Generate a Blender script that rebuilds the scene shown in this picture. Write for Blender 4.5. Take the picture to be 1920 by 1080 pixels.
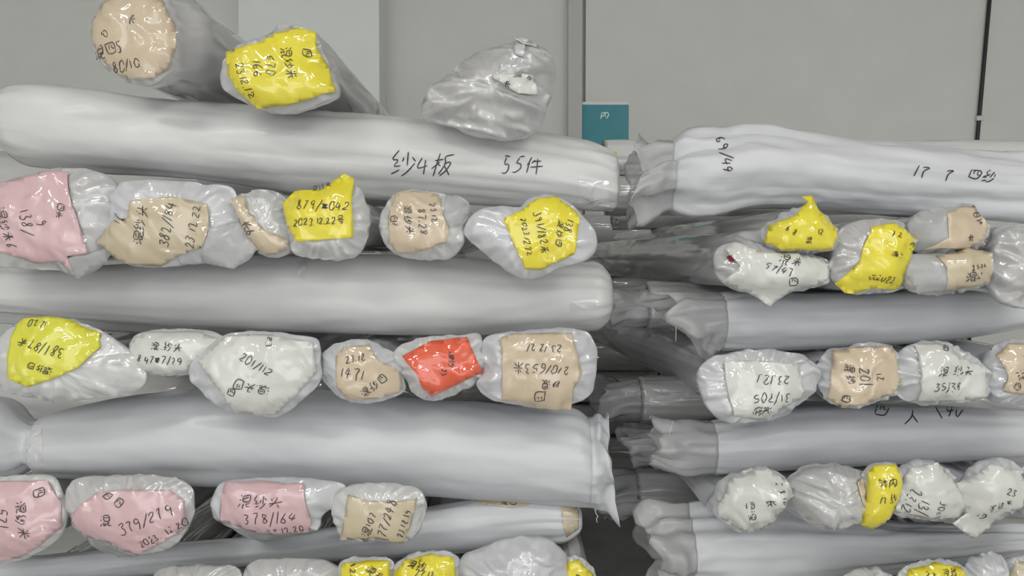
import bpy, bmesh, math, random
from mathutils import Vector, noise
from mathutils.bvhtree import BVHTree

for o in list(bpy.data.objects): bpy.data.objects.remove(o)
S = bpy.context.scene
COL = S.collection

# ------------------------------------------------------------------ camera
F = 1512.0                       # focal length in pixels of a 1920 px wide frame
PITCH = math.atan(60 / F)        # looking a touch downwards
CAM = Vector((0.0, -2.1, 1.12))
cd = bpy.data.cameras.new('camera'); cam = bpy.data.objects.new('camera', cd); COL.objects.link(cam)
cd.sensor_width = 36; cd.lens = F / 1920 * 36; cd.clip_start = .05
cam.location = CAM; cam.rotation_euler = (math.pi / 2 - PITCH, 0, 0)
S.camera = cam

# ------------------------------------------------------------------ world, lamps, exposure
w = bpy.data.worlds.new('world'); S.world = w; w.use_nodes = True
w.node_tree.nodes['Background'].inputs[0].default_value = (.97, .985, 1, 1)
w.node_tree.nodes['Background'].inputs[1].default_value = 2.0
S.view_settings.view_transform = 'Standard'; S.view_settings.look = 'None'
S.view_settings.gamma = 1; S.view_settings.use_curve_mapping = False
S.view_settings.exposure = -0.12
TUBE_EMIT = 42.0

# ------------------------------------------------------------------ materials
def mat(name, col, rough=.5, coat=0, coat_rough=.1, bump=0, bscale=20, crinkle=0, cscale=14, alpha=1, emit=0, var=.0, trans=0, metal=0, crease=0, stretch=None):
    m = bpy.data.materials.new(name); m.use_nodes = True
    nt = m.node_tree; N = nt.nodes; L = nt.links; p = N['Principled BSDF']
    p.inputs['Base Color'].default_value = (*col, 1); p.inputs['Roughness'].default_value = rough
    p.inputs['Metallic'].default_value = metal
    p.inputs['Coat Weight'].default_value = coat; p.inputs['Coat Roughness'].default_value = coat_rough
    p.inputs['Alpha'].default_value = alpha
    if coat >= .9: p.inputs['Coat IOR'].default_value = 1.85      # film: two reflecting faces
    p.inputs['Transmission Weight'].default_value = trans
    tc = N.new('ShaderNodeTexCoord'); oi = N.new('ShaderNodeObjectInfo')
    va = N.new('ShaderNodeVectorMath'); va.operation = 'ADD'
    L.new(tc.outputs['Object'], va.inputs[0]); L.new(oi.outputs['Location'], va.inputs[1])
    V = va.outputs[0]
    if stretch:
        vm = N.new('ShaderNodeVectorMath'); vm.operation = 'MULTIPLY'; vm.inputs[1].default_value = stretch
        L.new(V, vm.inputs[0]); V = vm.outputs[0]
    if var:
        n = N.new('ShaderNodeTexNoise'); n.inputs['Scale'].default_value = 5; n.inputs['Detail'].default_value = 5
        L.new(V, n.inputs['Vector'])
        r = N.new('ShaderNodeMapRange'); r.inputs['From Min'].default_value = .3; r.inputs['From Max'].default_value = .7
        r.inputs['To Min'].default_value = 1 - var; r.inputs['To Max'].default_value = 1 + var
        L.new(n.outputs[0], r.inputs['Value'])
        mx = N.new('ShaderNodeVectorMath'); mx.operation = 'SCALE'; mx.inputs[0].default_value = col
        L.new(r.outputs[0], mx.inputs['Scale']); L.new(mx.outputs[0], p.inputs['Base Color'])
    if bump:
        n = N.new('ShaderNodeTexNoise'); n.inputs['Scale'].default_value = bscale; n.inputs['Detail'].default_value = 4
        L.new(V, n.inputs['Vector'])
        b = bb = N.new('ShaderNodeBump'); b.inputs['Strength'].default_value = bump; b.inputs['Distance'].default_value = .01
        L.new(n.outputs[0], b.inputs['Height']); L.new(b.outputs[0], p.inputs['Normal'])
    if crinkle:
        n = N.new('ShaderNodeTexNoise'); n.noise_type = 'RIDGED_MULTIFRACTAL'
        n.inputs['Scale'].default_value = cscale; n.inputs['Detail'].default_value = 3
        n.inputs['Distortion'].default_value = 1.2
        L.new(V, n.inputs['Vector'])
        b = N.new('ShaderNodeBump'); b.inputs['Strength'].default_value = crinkle; b.inputs['Distance'].default_value = .03
        L.new(n.outputs[0], b.inputs['Height']); L.new(b.outputs[0], p.inputs['Coat Normal'])
        if crease:
            b2 = N.new('ShaderNodeBump'); b2.inputs['Strength'].default_value = crease; b2.inputs['Distance'].default_value = .012
            L.new(n.outputs[0], b2.inputs['Height']); L.new(b2.outputs[0], p.inputs['Normal'])
            for l in list(L):
                if l.to_socket == b2.inputs['Normal']: L.remove(l)
            if bump: L.new(bb.outputs[0], b2.inputs['Normal'])
    if emit:
        p.inputs['Emission Color'].default_value = (*col, 1); p.inputs['Emission Strength'].default_value = emit
    return m

CARD = dict(rough=.55, coat=1, coat_rough=.03, bump=.25, bscale=9, crinkle=1, cscale=11, var=.03, crease=.12)
M = {
 'film': mat('clear_film', (.62, .63, .64), .22, .8, .08, .4, 16, .9, 14, alpha=.48),
 'tape': mat('clear_tape', (.68, .685, .70), .16, 1, .05, 0, 1, 1, 16, crease=.3),
 'yellow': mat('yellow_card', (.80, .69, .012), **CARD),
 'lime': mat('lime_yellow_card', (.72, .70, .03), **CARD),
 'tan': mat('tan_card', (.62, .505, .36), **CARD),
 'sand': mat('sand_card', (.57, .485, .335), **CARD),
 'pink': mat('pink_card', (.66, .44, .465), **CARD),
 'white': mat('white_card', (.66, .67, .635), **CARD),
 'orange': mat('orange_card', (.76, .085, .018), **CARD),
 'ink': mat('marker_ink', (.03, .028, .03), .5, .3),
 'red': mat('red_cloth', (.20, .008, .02), .8),
 'wall': mat('painted_wall', (.76, .765, .73), .7, bump=.03, bscale=60, var=.02),
 'wall2': mat('white_panel', (.86, .89, .86), .6, var=.015),
 'trim': mat('grey_trim', (.56, .56, .54), .5),
 'green': mat('pale_green_board', (.72, .77, .72), .6),
 'floor': mat('concrete_floor', (.60, .60, .59), .6, bump=.1, bscale=30, var=.12),
 'ceil': mat('ceiling_paint', (.72, .72, .71), .8),
 'black': mat('black_cable', (.012, .012, .014), .4),
 'teal': mat('teal_poster', (.004, .26, .32), .45, .1, .15, 0, 1, .10, 6),
 'print': mat('poster_print', (.45, .70, .72), .4, .5),
 'lamp': mat('lamp_tube', (1, .97, .92), emit=TUBE_EMIT),
 'steel': mat('lamp_housing', (.7, .7, .7), .4),
 'wood': mat('pallet_wood', (.11, .08, .055), .7, bump=.3, bscale=40, var=.15),
}

for sfx, st in (('', (.3, 1, 1)), ('_e', (1, .18, 1))):      # plastic is drawn tight along the roll: folds run lengthwise
    k = .9 if sfx else 1; cw = (.9, .07) if sfx else (.35, .22)
    M['wrap' + sfx] = mat('white_plastic_wrap', (.66 * k, .665 * k, .665 * k), .45, *cw, .12, 14, .8, 9, var=.02, crease=.16, stretch=st)
    M['wrapb' + sfx] = mat('bluish_plastic_wrap', (.635 * k, .65 * k, .68 * k), .45, *cw, .12, 14, .8, 9, var=.02, crease=.16, stretch=st)
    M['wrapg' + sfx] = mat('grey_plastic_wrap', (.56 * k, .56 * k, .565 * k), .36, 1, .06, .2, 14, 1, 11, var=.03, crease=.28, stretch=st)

# ------------------------------------------------------------------ helpers
def px2w(px, py, Y):
    sp, cp = math.sin(PITCH), math.cos(PITCH)
    u = 540 - py
    d = Vector((px - 960, F * cp + u * sp, -F * sp + u * cp))
    return CAM + d * ((Y - CAM.y) / d.y)
def scl(Y): return (Y - CAM.y) / F          # metres per pixel at depth Y
def ray(px, py):
    sp, cp = math.sin(PITCH), math.cos(PITCH); u = 540 - py
    return Vector((px - 960, F * cp + u * sp, -F * sp + u * cp)).normalized()

def mesh_obj(name, verts, faces, m, parent=None, smooth=True, org=None):
    if parent is not None:
        r = parent
        while r.parent: r = r.parent
        org = r.location
    org = org if org is not None else Vector((0, 0, 0))
    me = bpy.data.meshes.new(name)
    me.from_pydata([tuple(Vector(v) - org) for v in verts], [], faces); me.update()
    if smooth: me.polygons.foreach_set('use_smooth', [True] * len(me.polygons))
    me.materials.append(M[m])
    o = bpy.data.objects.new(name, me); COL.objects.link(o)
    if parent is not None: o.parent = parent
    else: o.location = org
    return o

def thing(name, label, cat, loc, group=None):
    o = bpy.data.objects.new(name, None); COL.objects.link(o); o.location = loc
    o.empty_display_size = .05
    o['label'] = label; o['category'] = cat
    if group: o['group'] = group
    return o
def struct(o): o['kind'] = 'structure'; return o

def box(x0, x1, y0, y1, z0, z1, bev=0):
    bm = bmesh.new(); bmesh.ops.create_cube(bm, size=1)
    for v in bm.verts:
        v.co = Vector(((x0 + x1) / 2 + v.co.x * (x1 - x0), (y0 + y1) / 2 + v.co.y * (y1 - y0), (z0 + z1) / 2 + v.co.z * (z1 - z0)))
    if bev: bmesh.ops.bevel(bm, geom=bm.edges[:], offset=bev, segments=2, affect='EDGES', profile=.5)
    bm.verts.index_update()
    vs = [v.co.copy() for v in bm.verts]; fs = [[v.index for v in f.verts] for f in bm.faces]; bm.free()
    return vs, fs
def tube(pts, r, n=8):
    vs, fs = [], []
    for i, p in enumerate(pts):
        p = Vector(p); a = Vector(pts[max(0, i - 1)]); b = Vector(pts[min(len(pts) - 1, i + 1)])
        d = (b - a).normalized(); u = d.orthogonal().normalized(); v = d.cross(u)
        if i and u.dot(pu) < 0: pass
        if i:
            u = (pu - d * pu.dot(d)).normalized(); v = d.cross(u)
        pu = u
        for k in range(n):
            t = 2 * math.pi * k / n; vs.append(p + u * math.cos(t) * r + v * math.sin(t) * r)
    for i in range(len(pts) - 1):
        for k in range(n):
            fs.append((i * n + k, i * n + (k + 1) % n, (i + 1) * n + (k + 1) % n, (i + 1) * n + k))
    fs.append(tuple(range(n))[::-1]); fs.append(tuple((len(pts) - 1) * n + k for k in range(n)))
    return vs, fs

def catmull(P, n, closed=False):
    """resample a polyline of tuples with a Catmull-Rom spline at even chord spacing"""
    m = len(P); dim = len(P[0]); out = []
    segs = m if closed else m - 1
    get = (lambda i: P[i % m]) if closed else (lambda i: P[max(0, min(m - 1, i))])
    dense = []
    for i in range(segs):
        a, b, c, d = get(i - 1), get(i), get(i + 1), get(i + 2)
        for j in range(12):
            t = j / 12
            dense.append(tuple(.5 * (2 * b[k] + (c[k] - a[k]) * t + (2 * a[k] - 5 * b[k] + 4 * c[k] - d[k]) * t * t + (3 * b[k] - a[k] - 3 * c[k] + d[k]) * t ** 3) for k in range(dim)))
    dense.append(dense[0] if closed else tuple(P[-1]))
    acc = [0]
    for i in range(1, len(dense)): acc.append(acc[-1] + math.hypot(dense[i][0] - dense[i - 1][0], dense[i][1] - dense[i - 1][1]))
    tot = acc[-1]; j = 0
    for i in range(n):
        s = tot * i / (n if closed else n - 1)
        while j < len(acc) - 2 and acc[j + 1] < s: j += 1
        t = (s - acc[j]) / max(1e-9, acc[j + 1] - acc[j])
        out.append(tuple(dense[j][k] + (dense[j + 1][k] - dense[j][k]) * t for k in range(dim)))
    return out

def nz(x, y, z): return noise.noise(Vector((x, y, z)))
def ridge(x, y, z): return 1 - abs(noise.noise(Vector((x, y, z)))) * 2

# ------------------------------------------------------------------ hand lettering
def circ(cx, cy, rx, ry, a0=0, a1=360, n=10):
    return [(cx + rx * math.cos(math.radians(a0 + (a1 - a0) * i / n)), cy + ry * math.sin(math.radians(a0 + (a1 - a0) * i / n))) for i in range(n + 1)]
G = {  # strokes on a 10 x 10 grid, y downwards; value: (advance, strokes)
 '0': (6, [circ(2.6, 5, 2.2, 4)]), '1': (3.5, [[(1.8, 1), (1.2, 9)]]),
 '2': (6, [[(.4, 3), (1.5, 1.2), (3.6, 1.3), (4, 3.2), (2.5, 6), (.4, 8.8), (5, 8.4)]]),
 '3': (6, [[(.6, 1.6), (3.4, 1), (3.8, 2.8), (1.8, 4.6), (4.2, 5.6), (4, 8), (2, 9), (.3, 8.2)]]),
 '4': (6.4, [[(2, 1), (.5, 6), (5, 5.6)], [(3.8, 2.6), (3.2, 9.4)]]),
 '5': (6, [[(1.6, 1.2), (1, 4.6), (3.6, 4.6), (4.2, 7), (2.6, 9), (.4, 8.6)], [(1.6, 1.2), (5, .9)]]),
 '6': (6, [[(3.6, .8), (1.2, 4), (.6, 7), (2, 9), (4, 8), (3.8, 6), (2, 5.6), (.8, 6.8)]]),
 '7': (6, [[(.4, 1.6), (4.6, 1.2), (2.6, 5), (2, 9.4)]]),
 '8': (6, [[(4, 1.8), (2, 1), (.8, 2.6), (2.4, 4.6), (4.2, 6.8), (3, 9), (1, 8.4), (1, 6.6), (3, 4.6), (4, 1.8)]]),
 '9': (6, [[(4, 2.6), (2.4, 1), (.8, 2.6), (1.6, 4.8), (3.6, 4.2), (4, 2.4), (3.8, 6), (3, 9.4)]]),
 '/': (4.5, [[(4.2, -.5), (.2, 10.5)]]), '.': (2.5, [[(.8, 8.4), (1.4, 9)]]), '-': (5, [[(.4, 5), (4.2, 4.8)]]), ' ': (4, []),
 '纱': (10.5, [[(2.8, 0), (.8, 3), (2.8, 3.4), (.6, 6.8), (3.6, 5.8)], [(.4, 9), (3.8, 7.8)], [(6.6, .4), (6.4, 6)], [(5, 2.2), (4.4, 4.8)], [(8.2, 1.8), (9.4, 4)], [(9.2, 5), (7, 8), (4.2, 10)]]),
 '板': (10.5, [[(.2, 3.4), (4.4, 2.8)], [(2.4, .4), (2.4, 9.6)], [(2.3, 3.6), (.2, 7)], [(2.5, 4), (4, 5.6)], [(9, .8), (5.8, 1.6), (5.6, 5), (4.4, 9.4)], [(5.8, 4), (8.8, 3.8), (7.4, 7), (5, 9.6)], [(6, 5.4), (8, 8), (10, 9.4)]]),
 '件': (10.5, [[(3, .2), (1.6, 3.4), (.2, 5)], [(1.8, 3.4), (1.8, 9.8)], [(5, 1.4), (4, 4)], [(4.6, 3), (9.4, 2.4)], [(3.4, 5.8), (10, 5.2)], [(6.8, .2), (6.8, 10)]]),
 '混': (10.5, [[(.8, 1), (1.8, 2)], [(.2, 4), (1.4, 5)], [(.2, 9.4), (2.2, 6.6)], [(3.6, 1), (3.6, 5), (8.6, 5), (8.8, .8), (3.6, 1)], [(3.8, 3), (8.6, 2.8)], [(3.8, 6), (3.6, 9.6), (5.8, 8.6)], [(3.8, 7.6), (5.6, 7.2)], [(9, 6.2), (7, 7.4)], [(6.8, 5.8), (7, 9.4), (9.8, 9)]]),
 '米': (10, [[(2.4, 1), (3.6, 2.8)], [(7.4, .8), (6.2, 2.8)], [(.6, 4.6), (9.4, 4)], [(5, .2), (5, 9.8)], [(4.8, 4.8), (1, 9)], [(5.2, 4.8), (9.2, 8.6)]]),
 '头': (10, [[(3, .8), (4, 2)], [(1.4, 3), (2.6, 4.2)], [(.4, 6), (9.6, 5.2)], [(5.8, .4), (5.6, 5), (1, 9.6)], [(6, 6.8), (9, 9.4)]]),
 '长': (10, [[(7.4, .6), (3.4, 3)], [(.4, 4.8), (9.6, 4.2)], [(3, .4), (3, 9), (5, 7.8)], [(5, 5), (9.4, 9.4)]]),
 '四': (9.5, [[(.8, 1.6), (1, 8.6)], [(.8, 1.6), (8.4, 1.2), (8, 8.6), (1, 8.4)], [(3.6, 1.8), (3, 5)], [(5.6, 1.8), (5.8, 4.8), (7.8, 4.8)]]),
 '内': (9.5, [[(1, 2.6), (1, 9.6)], [(1, 2.6), (8.2, 2.2), (8.4, 9.4), (7, 8.6)], [(4.6, .2), (4.4, 4.4), (2.4, 7.4)], [(4.8, 4.4), (6.8, 7)]]),
 '点': (10, [[(4.8, .2), (4.8, 3.4)], [(4.8, 1.6), (8.4, 1.4)], [(2, 3.6), (2.4, 6.4), (8, 6.2), (8.4, 3.2), (2, 3.6)], [(1.2, 8), (.4, 9.6)], [(3.4, 8), (3.8, 9.4)], [(5.6, 8), (6.2, 9.4)], [(8, 7.8), (9.4, 9.4)]]),
 '号': (9, [[(2, .6), (2.2, 3.2), (7, 3), (7.4, .4), (2, .6)], [(.4, 5), (9, 4.4)], [(3.4, 5), (2.8, 6.8), (7.4, 6.6), (6.6, 9.4), (4.4, 8.8)]]),
 '人': (9, [[(4.6, .6), (3.6, 5), (.6, 9.4)], [(4.4, 3.6), (8.8, 9.2)]]),
 '转': (10, [[(.4, 2), (4.2, 1.6)], [(2.2, .2), (.8, 4.6), (4.2, 4.4)], [(2.6, 2.8), (2.6, 9.8)], [(.2, 7.2), (4.6, 6.4)], [(5.4, 2.2), (9.2, 1.8)], [(5, 4.4), (9.8, 3.8)], [(7.4, .2), (6.2, 6.2), (9, 6), (7, 8.4)], [(6, 7.6), (8.4, 9.6)]]),
 '*': (7, [[(1, 3), (6, 3.4), (1, 4.6), (6, 5), (1.2, 6.2), (6, 6.4), (1, 7.4), (5.8, 7.8)], [(2, 2.6), (2.4, 8), (3.6, 2.8), (4.2, 8), (5.4, 3)]]),
}
def strokes(texts, seed):
    """texts: (string, cx, cy, size, angle) in pixels -> list of polylines in pixels"""
    rnd = random.Random(seed); out = []
    for s, cx, cy, size, ang in texts:
        W = sum(G[c][0] for c in s); x = -W / 2; ca, sa = math.cos(math.radians(ang)), math.sin(math.radians(ang)); k = size / 10
        for c in s:
            adv, st = G[c]; dy = rnd.uniform(-.7, .7); sh = rnd.uniform(-.05, .3); kx = rnd.uniform(.78, 1.0); ky = rnd.uniform(.75, 1.1)
            for pl in st:
                q = []
                for a, b in pl:
                    lx = (x + a * kx + rnd.uniform(-.6, .6) + sh * (5 - b)) * k; ly = ((b - 5) * ky + dy + rnd.uniform(-.6, .6)) * k
                    q.append((cx + lx * ca - ly * sa, cy + lx * sa + ly * ca))
                out.append(q)
            x += adv
    return out
def ribbons(pls, f, off, wid):
    vs, fs = [], []
    for pl in pls:
        n = max(3, int(sum(math.hypot(pl[i + 1][0] - pl[i][0], pl[i + 1][1] - pl[i][1]) for i in range(len(pl) - 1)) / 4) + 2)
        P = catmull(pl, n) if len(pl) > 2 else [(pl[0][0] + (pl[1][0] - pl[0][0]) * i / (n - 1), pl[0][1] + (pl[1][1] - pl[0][1]) * i / (n - 1)) for i in range(n)]
        base = None; prev = None
        for i, p in enumerate(P):
            a, b = P[max(0, i - 1)], P[min(n - 1, i + 1)]
            dx, dy = b[0] - a[0], b[1] - a[1]; l = math.hypot(dx, dy) or 1
            hw = wid * (.5 if 0 < i < n - 1 else .28)
            A = f(p[0] - dy / l * hw, p[1] + dx / l * hw); B = f(p[0] + dy / l * hw, p[1] - dx / l * hw)
            if A is None or B is None: prev = None; continue
            vs += [A + (CAM - A).normalized() * off, B + (CAM - B).normalized() * off]; cur = len(vs) - 2
            if prev is not None: fs.append((prev, prev + 1, cur + 1, cur))
            prev = cur
    return vs, fs
def write(texts, seed, f, off, wid, parent):
    for k, t in enumerate(texts):
        v, fa = ribbons(strokes([t], seed + k), f, off, wid)
        if fa: mesh_obj('handwriting', v, fa, 'ink', parent, smooth=False)
def drape(poly, f, off, step=9):
    """triangulated sheet of the pixel polygon, laid on the surface f(px, py)"""
    bm = bmesh.new()
    bm.faces.new([bm.verts.new((p[0], p[1], 0)) for p in poly])
    xs = [p[0] for p in poly]; ys = [p[1] for p in poly]
    for lo, hi, ax in ((min(xs), max(xs), (1, 0, 0)), (min(ys), max(ys), (0, 1, 0))):
        t = lo + step * .6
        while t < hi:
            bmesh.ops.bisect_plane(bm, geom=bm.verts[:] + bm.edges[:] + bm.faces[:], plane_co=Vector(ax) * t, plane_no=ax); t += step
    bmesh.ops.triangulate(bm, faces=bm.faces[:])
    bm.verts.index_update(); vs = []; ok = {}
    for v in bm.verts:
        p = f(v.co.x, v.co.y)
        if p is not None: ok[v.index] = len(vs); vs.append(p + (CAM - p).normalized() * off)
    fs = [tuple(ok[v.index] for v in fc.verts) for fc in bm.faces if all(v.index in ok for v in fc.verts)]
    bm.free()
    # faces must look at the camera
    out = []
    for a, b, c in fs:
        n = (vs[b] - vs[a]).cross(vs[c] - vs[a])
        out.append((a, b, c) if n.dot(CAM - vs[a]) > 0 else (a, c, b))
    return vs, out
def sheet(name, poly, f, off, m, parent, step=9, thick=.0012):
    vs, fs = drape(poly, f, off, step)
    o = mesh_obj(name, vs, fs, m, parent)
    if thick > .0005: s = o.modifiers.new('thickness', 'SOLIDIFY'); s.thickness = thick; s.offset = 1
    return o
def rough_edges(poly, amp, seed, step=14):
    rnd = random.Random(seed); out = []
    for i, p in enumerate(poly):
        q = poly[(i + 1) % len(poly)]; l = math.hypot(q[0] - p[0], q[1] - p[1]); n = max(1, int(l / step))
        for j in range(n):
            t = j / n; a = amp if j else 0
            out.append((p[0] + (q[0] - p[0]) * t + rnd.uniform(-a, a), p[1] + (q[1] - p[1]) * t + rnd.uniform(-a, a)))
    return out

# ------------------------------------------------------------------ a roll seen end on
SEED = [0]
QUEUE, ROLLS = [], []
def end_roll(*a, **k): QUEUE.append((a, k))
def build_end(slot, label, outline, cards=(), yf=-.09, bulge=.035, wrap='wrap', body=None, length=1.55, crumple=1.0, group='', extra=None, skew=0, pleat=1, fold=0):
    """outline: pixels of the bagged end; body: (px, py, radius px) of the roll behind it, at depth yf+.16
    cards: (material, polygon, texts)"""
    SEED[0] += 1; sd = SEED[0] * 7.31
    N = 120
    pts = catmull(outline, N, True)
    W = [px2w(a, b, yf) for a, b in pts]
    cx = sum(p.x for p in W) / N; cz = sum(p.z for p in W) / N
    # signed area: make it run counter-clockwise in x-z
    if sum(W[i].x * W[(i + 1) % N].z - W[(i + 1) % N].x * W[i].z for i in range(N)) < 0: W.reverse()
    rad = [math.hypot(p.x - cx, p.z - cz) for p in W]; ang = [math.atan2(p.z - cz, p.x - cx) for p in W]
    table = [None] * 181
    for i in range(N):
        a0, a1 = ang[i], ang[(i + 1) % N]
        d = (a1 - a0 + math.pi) % (2 * math.pi) - math.pi
        for j in range(9):
            a = a0 + d * j / 8; k = int(((a + math.pi) % (2 * math.pi)) / (2 * math.pi) * 180)
            r = rad[i] + (rad[(i + 1) % N] - rad[i]) * j / 8
            table[k] = max(table[k] or 0, r)
    last = next(t for t in table if t)
    for k in range(181):
        if table[k] is None: table[k] = last
        last = table[k]
    def R(a):
        t = ((a + math.pi) % (2 * math.pi)) / (2 * math.pi) * 180; k = int(t); f = t - k
        return table[k % 180] * (1 - f) + table[(k + 1) % 180] * f
    def depth(x, z):
        dx, dz = x - cx, z - cz; r = math.hypot(dx, dz); a = math.atan2(dz, dx); s = r / max(.01, R(a))
        y = yf - bulge * (1 - min(1, s) ** 3.2)
        if s > 1: y += (s - 1) * .03
        c = crumple * min(1, .35 + s)
        y += c * .014 * nz(x * 9 + sd, z * 9, 1) - c * .006 * max(0, ridge(x * 13 + sd, z * 13, 5) - .45) * 1.8
        y -= c * .0045 * max(0, ridge(x * 27 + z * 9, z * 24 + sd, 2) - .55) * 2
        if fold: y -= fold * (.016 * max(0, ridge(x * 4 + sd, z * 20 + x * 5, 7) - .45) + .010 * nz(x * 6, z * 16, sd) + .009 * max(0, ridge(x * 14 + z * 12, z * 5, sd + 4) - .4) + .010 * max(0, ridge(x * 11 - z * 9, z * 30 + x * 8, sd + 9) - .5))
        return y
    root = thing('fabric_roll', label, 'fabric roll', Vector((cx, yf, min(p.z for p in W))), group)
    vs, fs = [], []
    rings = [.1, .2, .3, .39, .48, .56, .63, .7, .76, .82, .87, .91, .94, .97, 1]
    vs.append(Vector((cx, depth(cx, cz), cz)))
    for s in rings:
        for i, p in enumerate(W):
            x = cx + (p.x - cx) * s; z = cz + (p.z - cz) * s
            y = depth(x, z)
            pl = max(0, (s - .55) / .45)
            th = ang[i]
            y += pleat * crumple * pl * (.005 * math.sin(17 * th + 5 * nz(th * 2, sd, s) + 3 * s) + .004 * ridge(th * 6, sd, s * 2))
            vs.append(Vector((x, y, z)))
    # body behind
    bx, bz, brx, brz = slot; br = min(brx, brz)
    pass
    if group.endswith('right stack'): length = 2.2
    deps = [.006, .015, .028, .042, .058, .075, .095, .13, .18, .25, .35, .5, .7, .95, 1.2, length - .05, length - .015, length]
    for d in deps:
        t = min(1, d / .095); t = t * t * (3 - 2 * t)
        for i, p in enumerate(W):
            qx, qz = bx + math.cos(ang[i]) * brx + skew * max(0, d - .3), bz + math.sin(ang[i]) * brz
            e = 1 + .012 * math.sin(math.pi * min(1, d / .05))
            x = (cx + (p.x - cx) * e) * (1 - t) + qx * t; z = (cz + (p.z - cz) * e) * (1 - t) + qz * t
            g = crumple * (.004 * nz(math.cos(ang[i]) * 3 + sd, math.sin(ang[i]) * 3, d * .9) + .003 * ridge(ang[i] * 3, sd, d * .35) * (1 - .6 * t))
            if d > length - .04: g -= br * (.06 if d < length else .35)
            x += math.cos(ang[i]) * g; z += math.sin(ang[i]) * g
            vs.append(Vector((x, yf + d, z)))
    nr = len(rings) + len(deps)
    for i in range(N): fs.append((0, 1 + i, 1 + (i + 1) % N))
    for k in range(nr - 1):
        for i in range(N):
            a = 1 + k * N + i; b = 1 + k * N + (i + 1) % N
            fs.append((a, a + N, b + N, b))
    fs.append(tuple(1 + (nr - 1) * N + i for i in range(N))[::-1])
    mesh_obj('wrap', vs, fs, wrap + '_e', root)
    def f(px, py):
        p = px2w(px, py, yf); return Vector((p.x, depth(p.x, p.z), p.z))
    for ci, (m, poly, texts) in enumerate(cards):
        c = sheet('card' if m not in ('tape', 'film', 'red') else {'tape': 'tape', 'film': 'film_flap', 'red': 'cloth_core'}[m], rough_edges(poly, .8, sd + ci), f, .0055 + .002 * ci, m, root)
        write(texts, sd, f, .0083 + .002 * ci, 1.7, c)
    if extra: extra(root, f)
    return root

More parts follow.
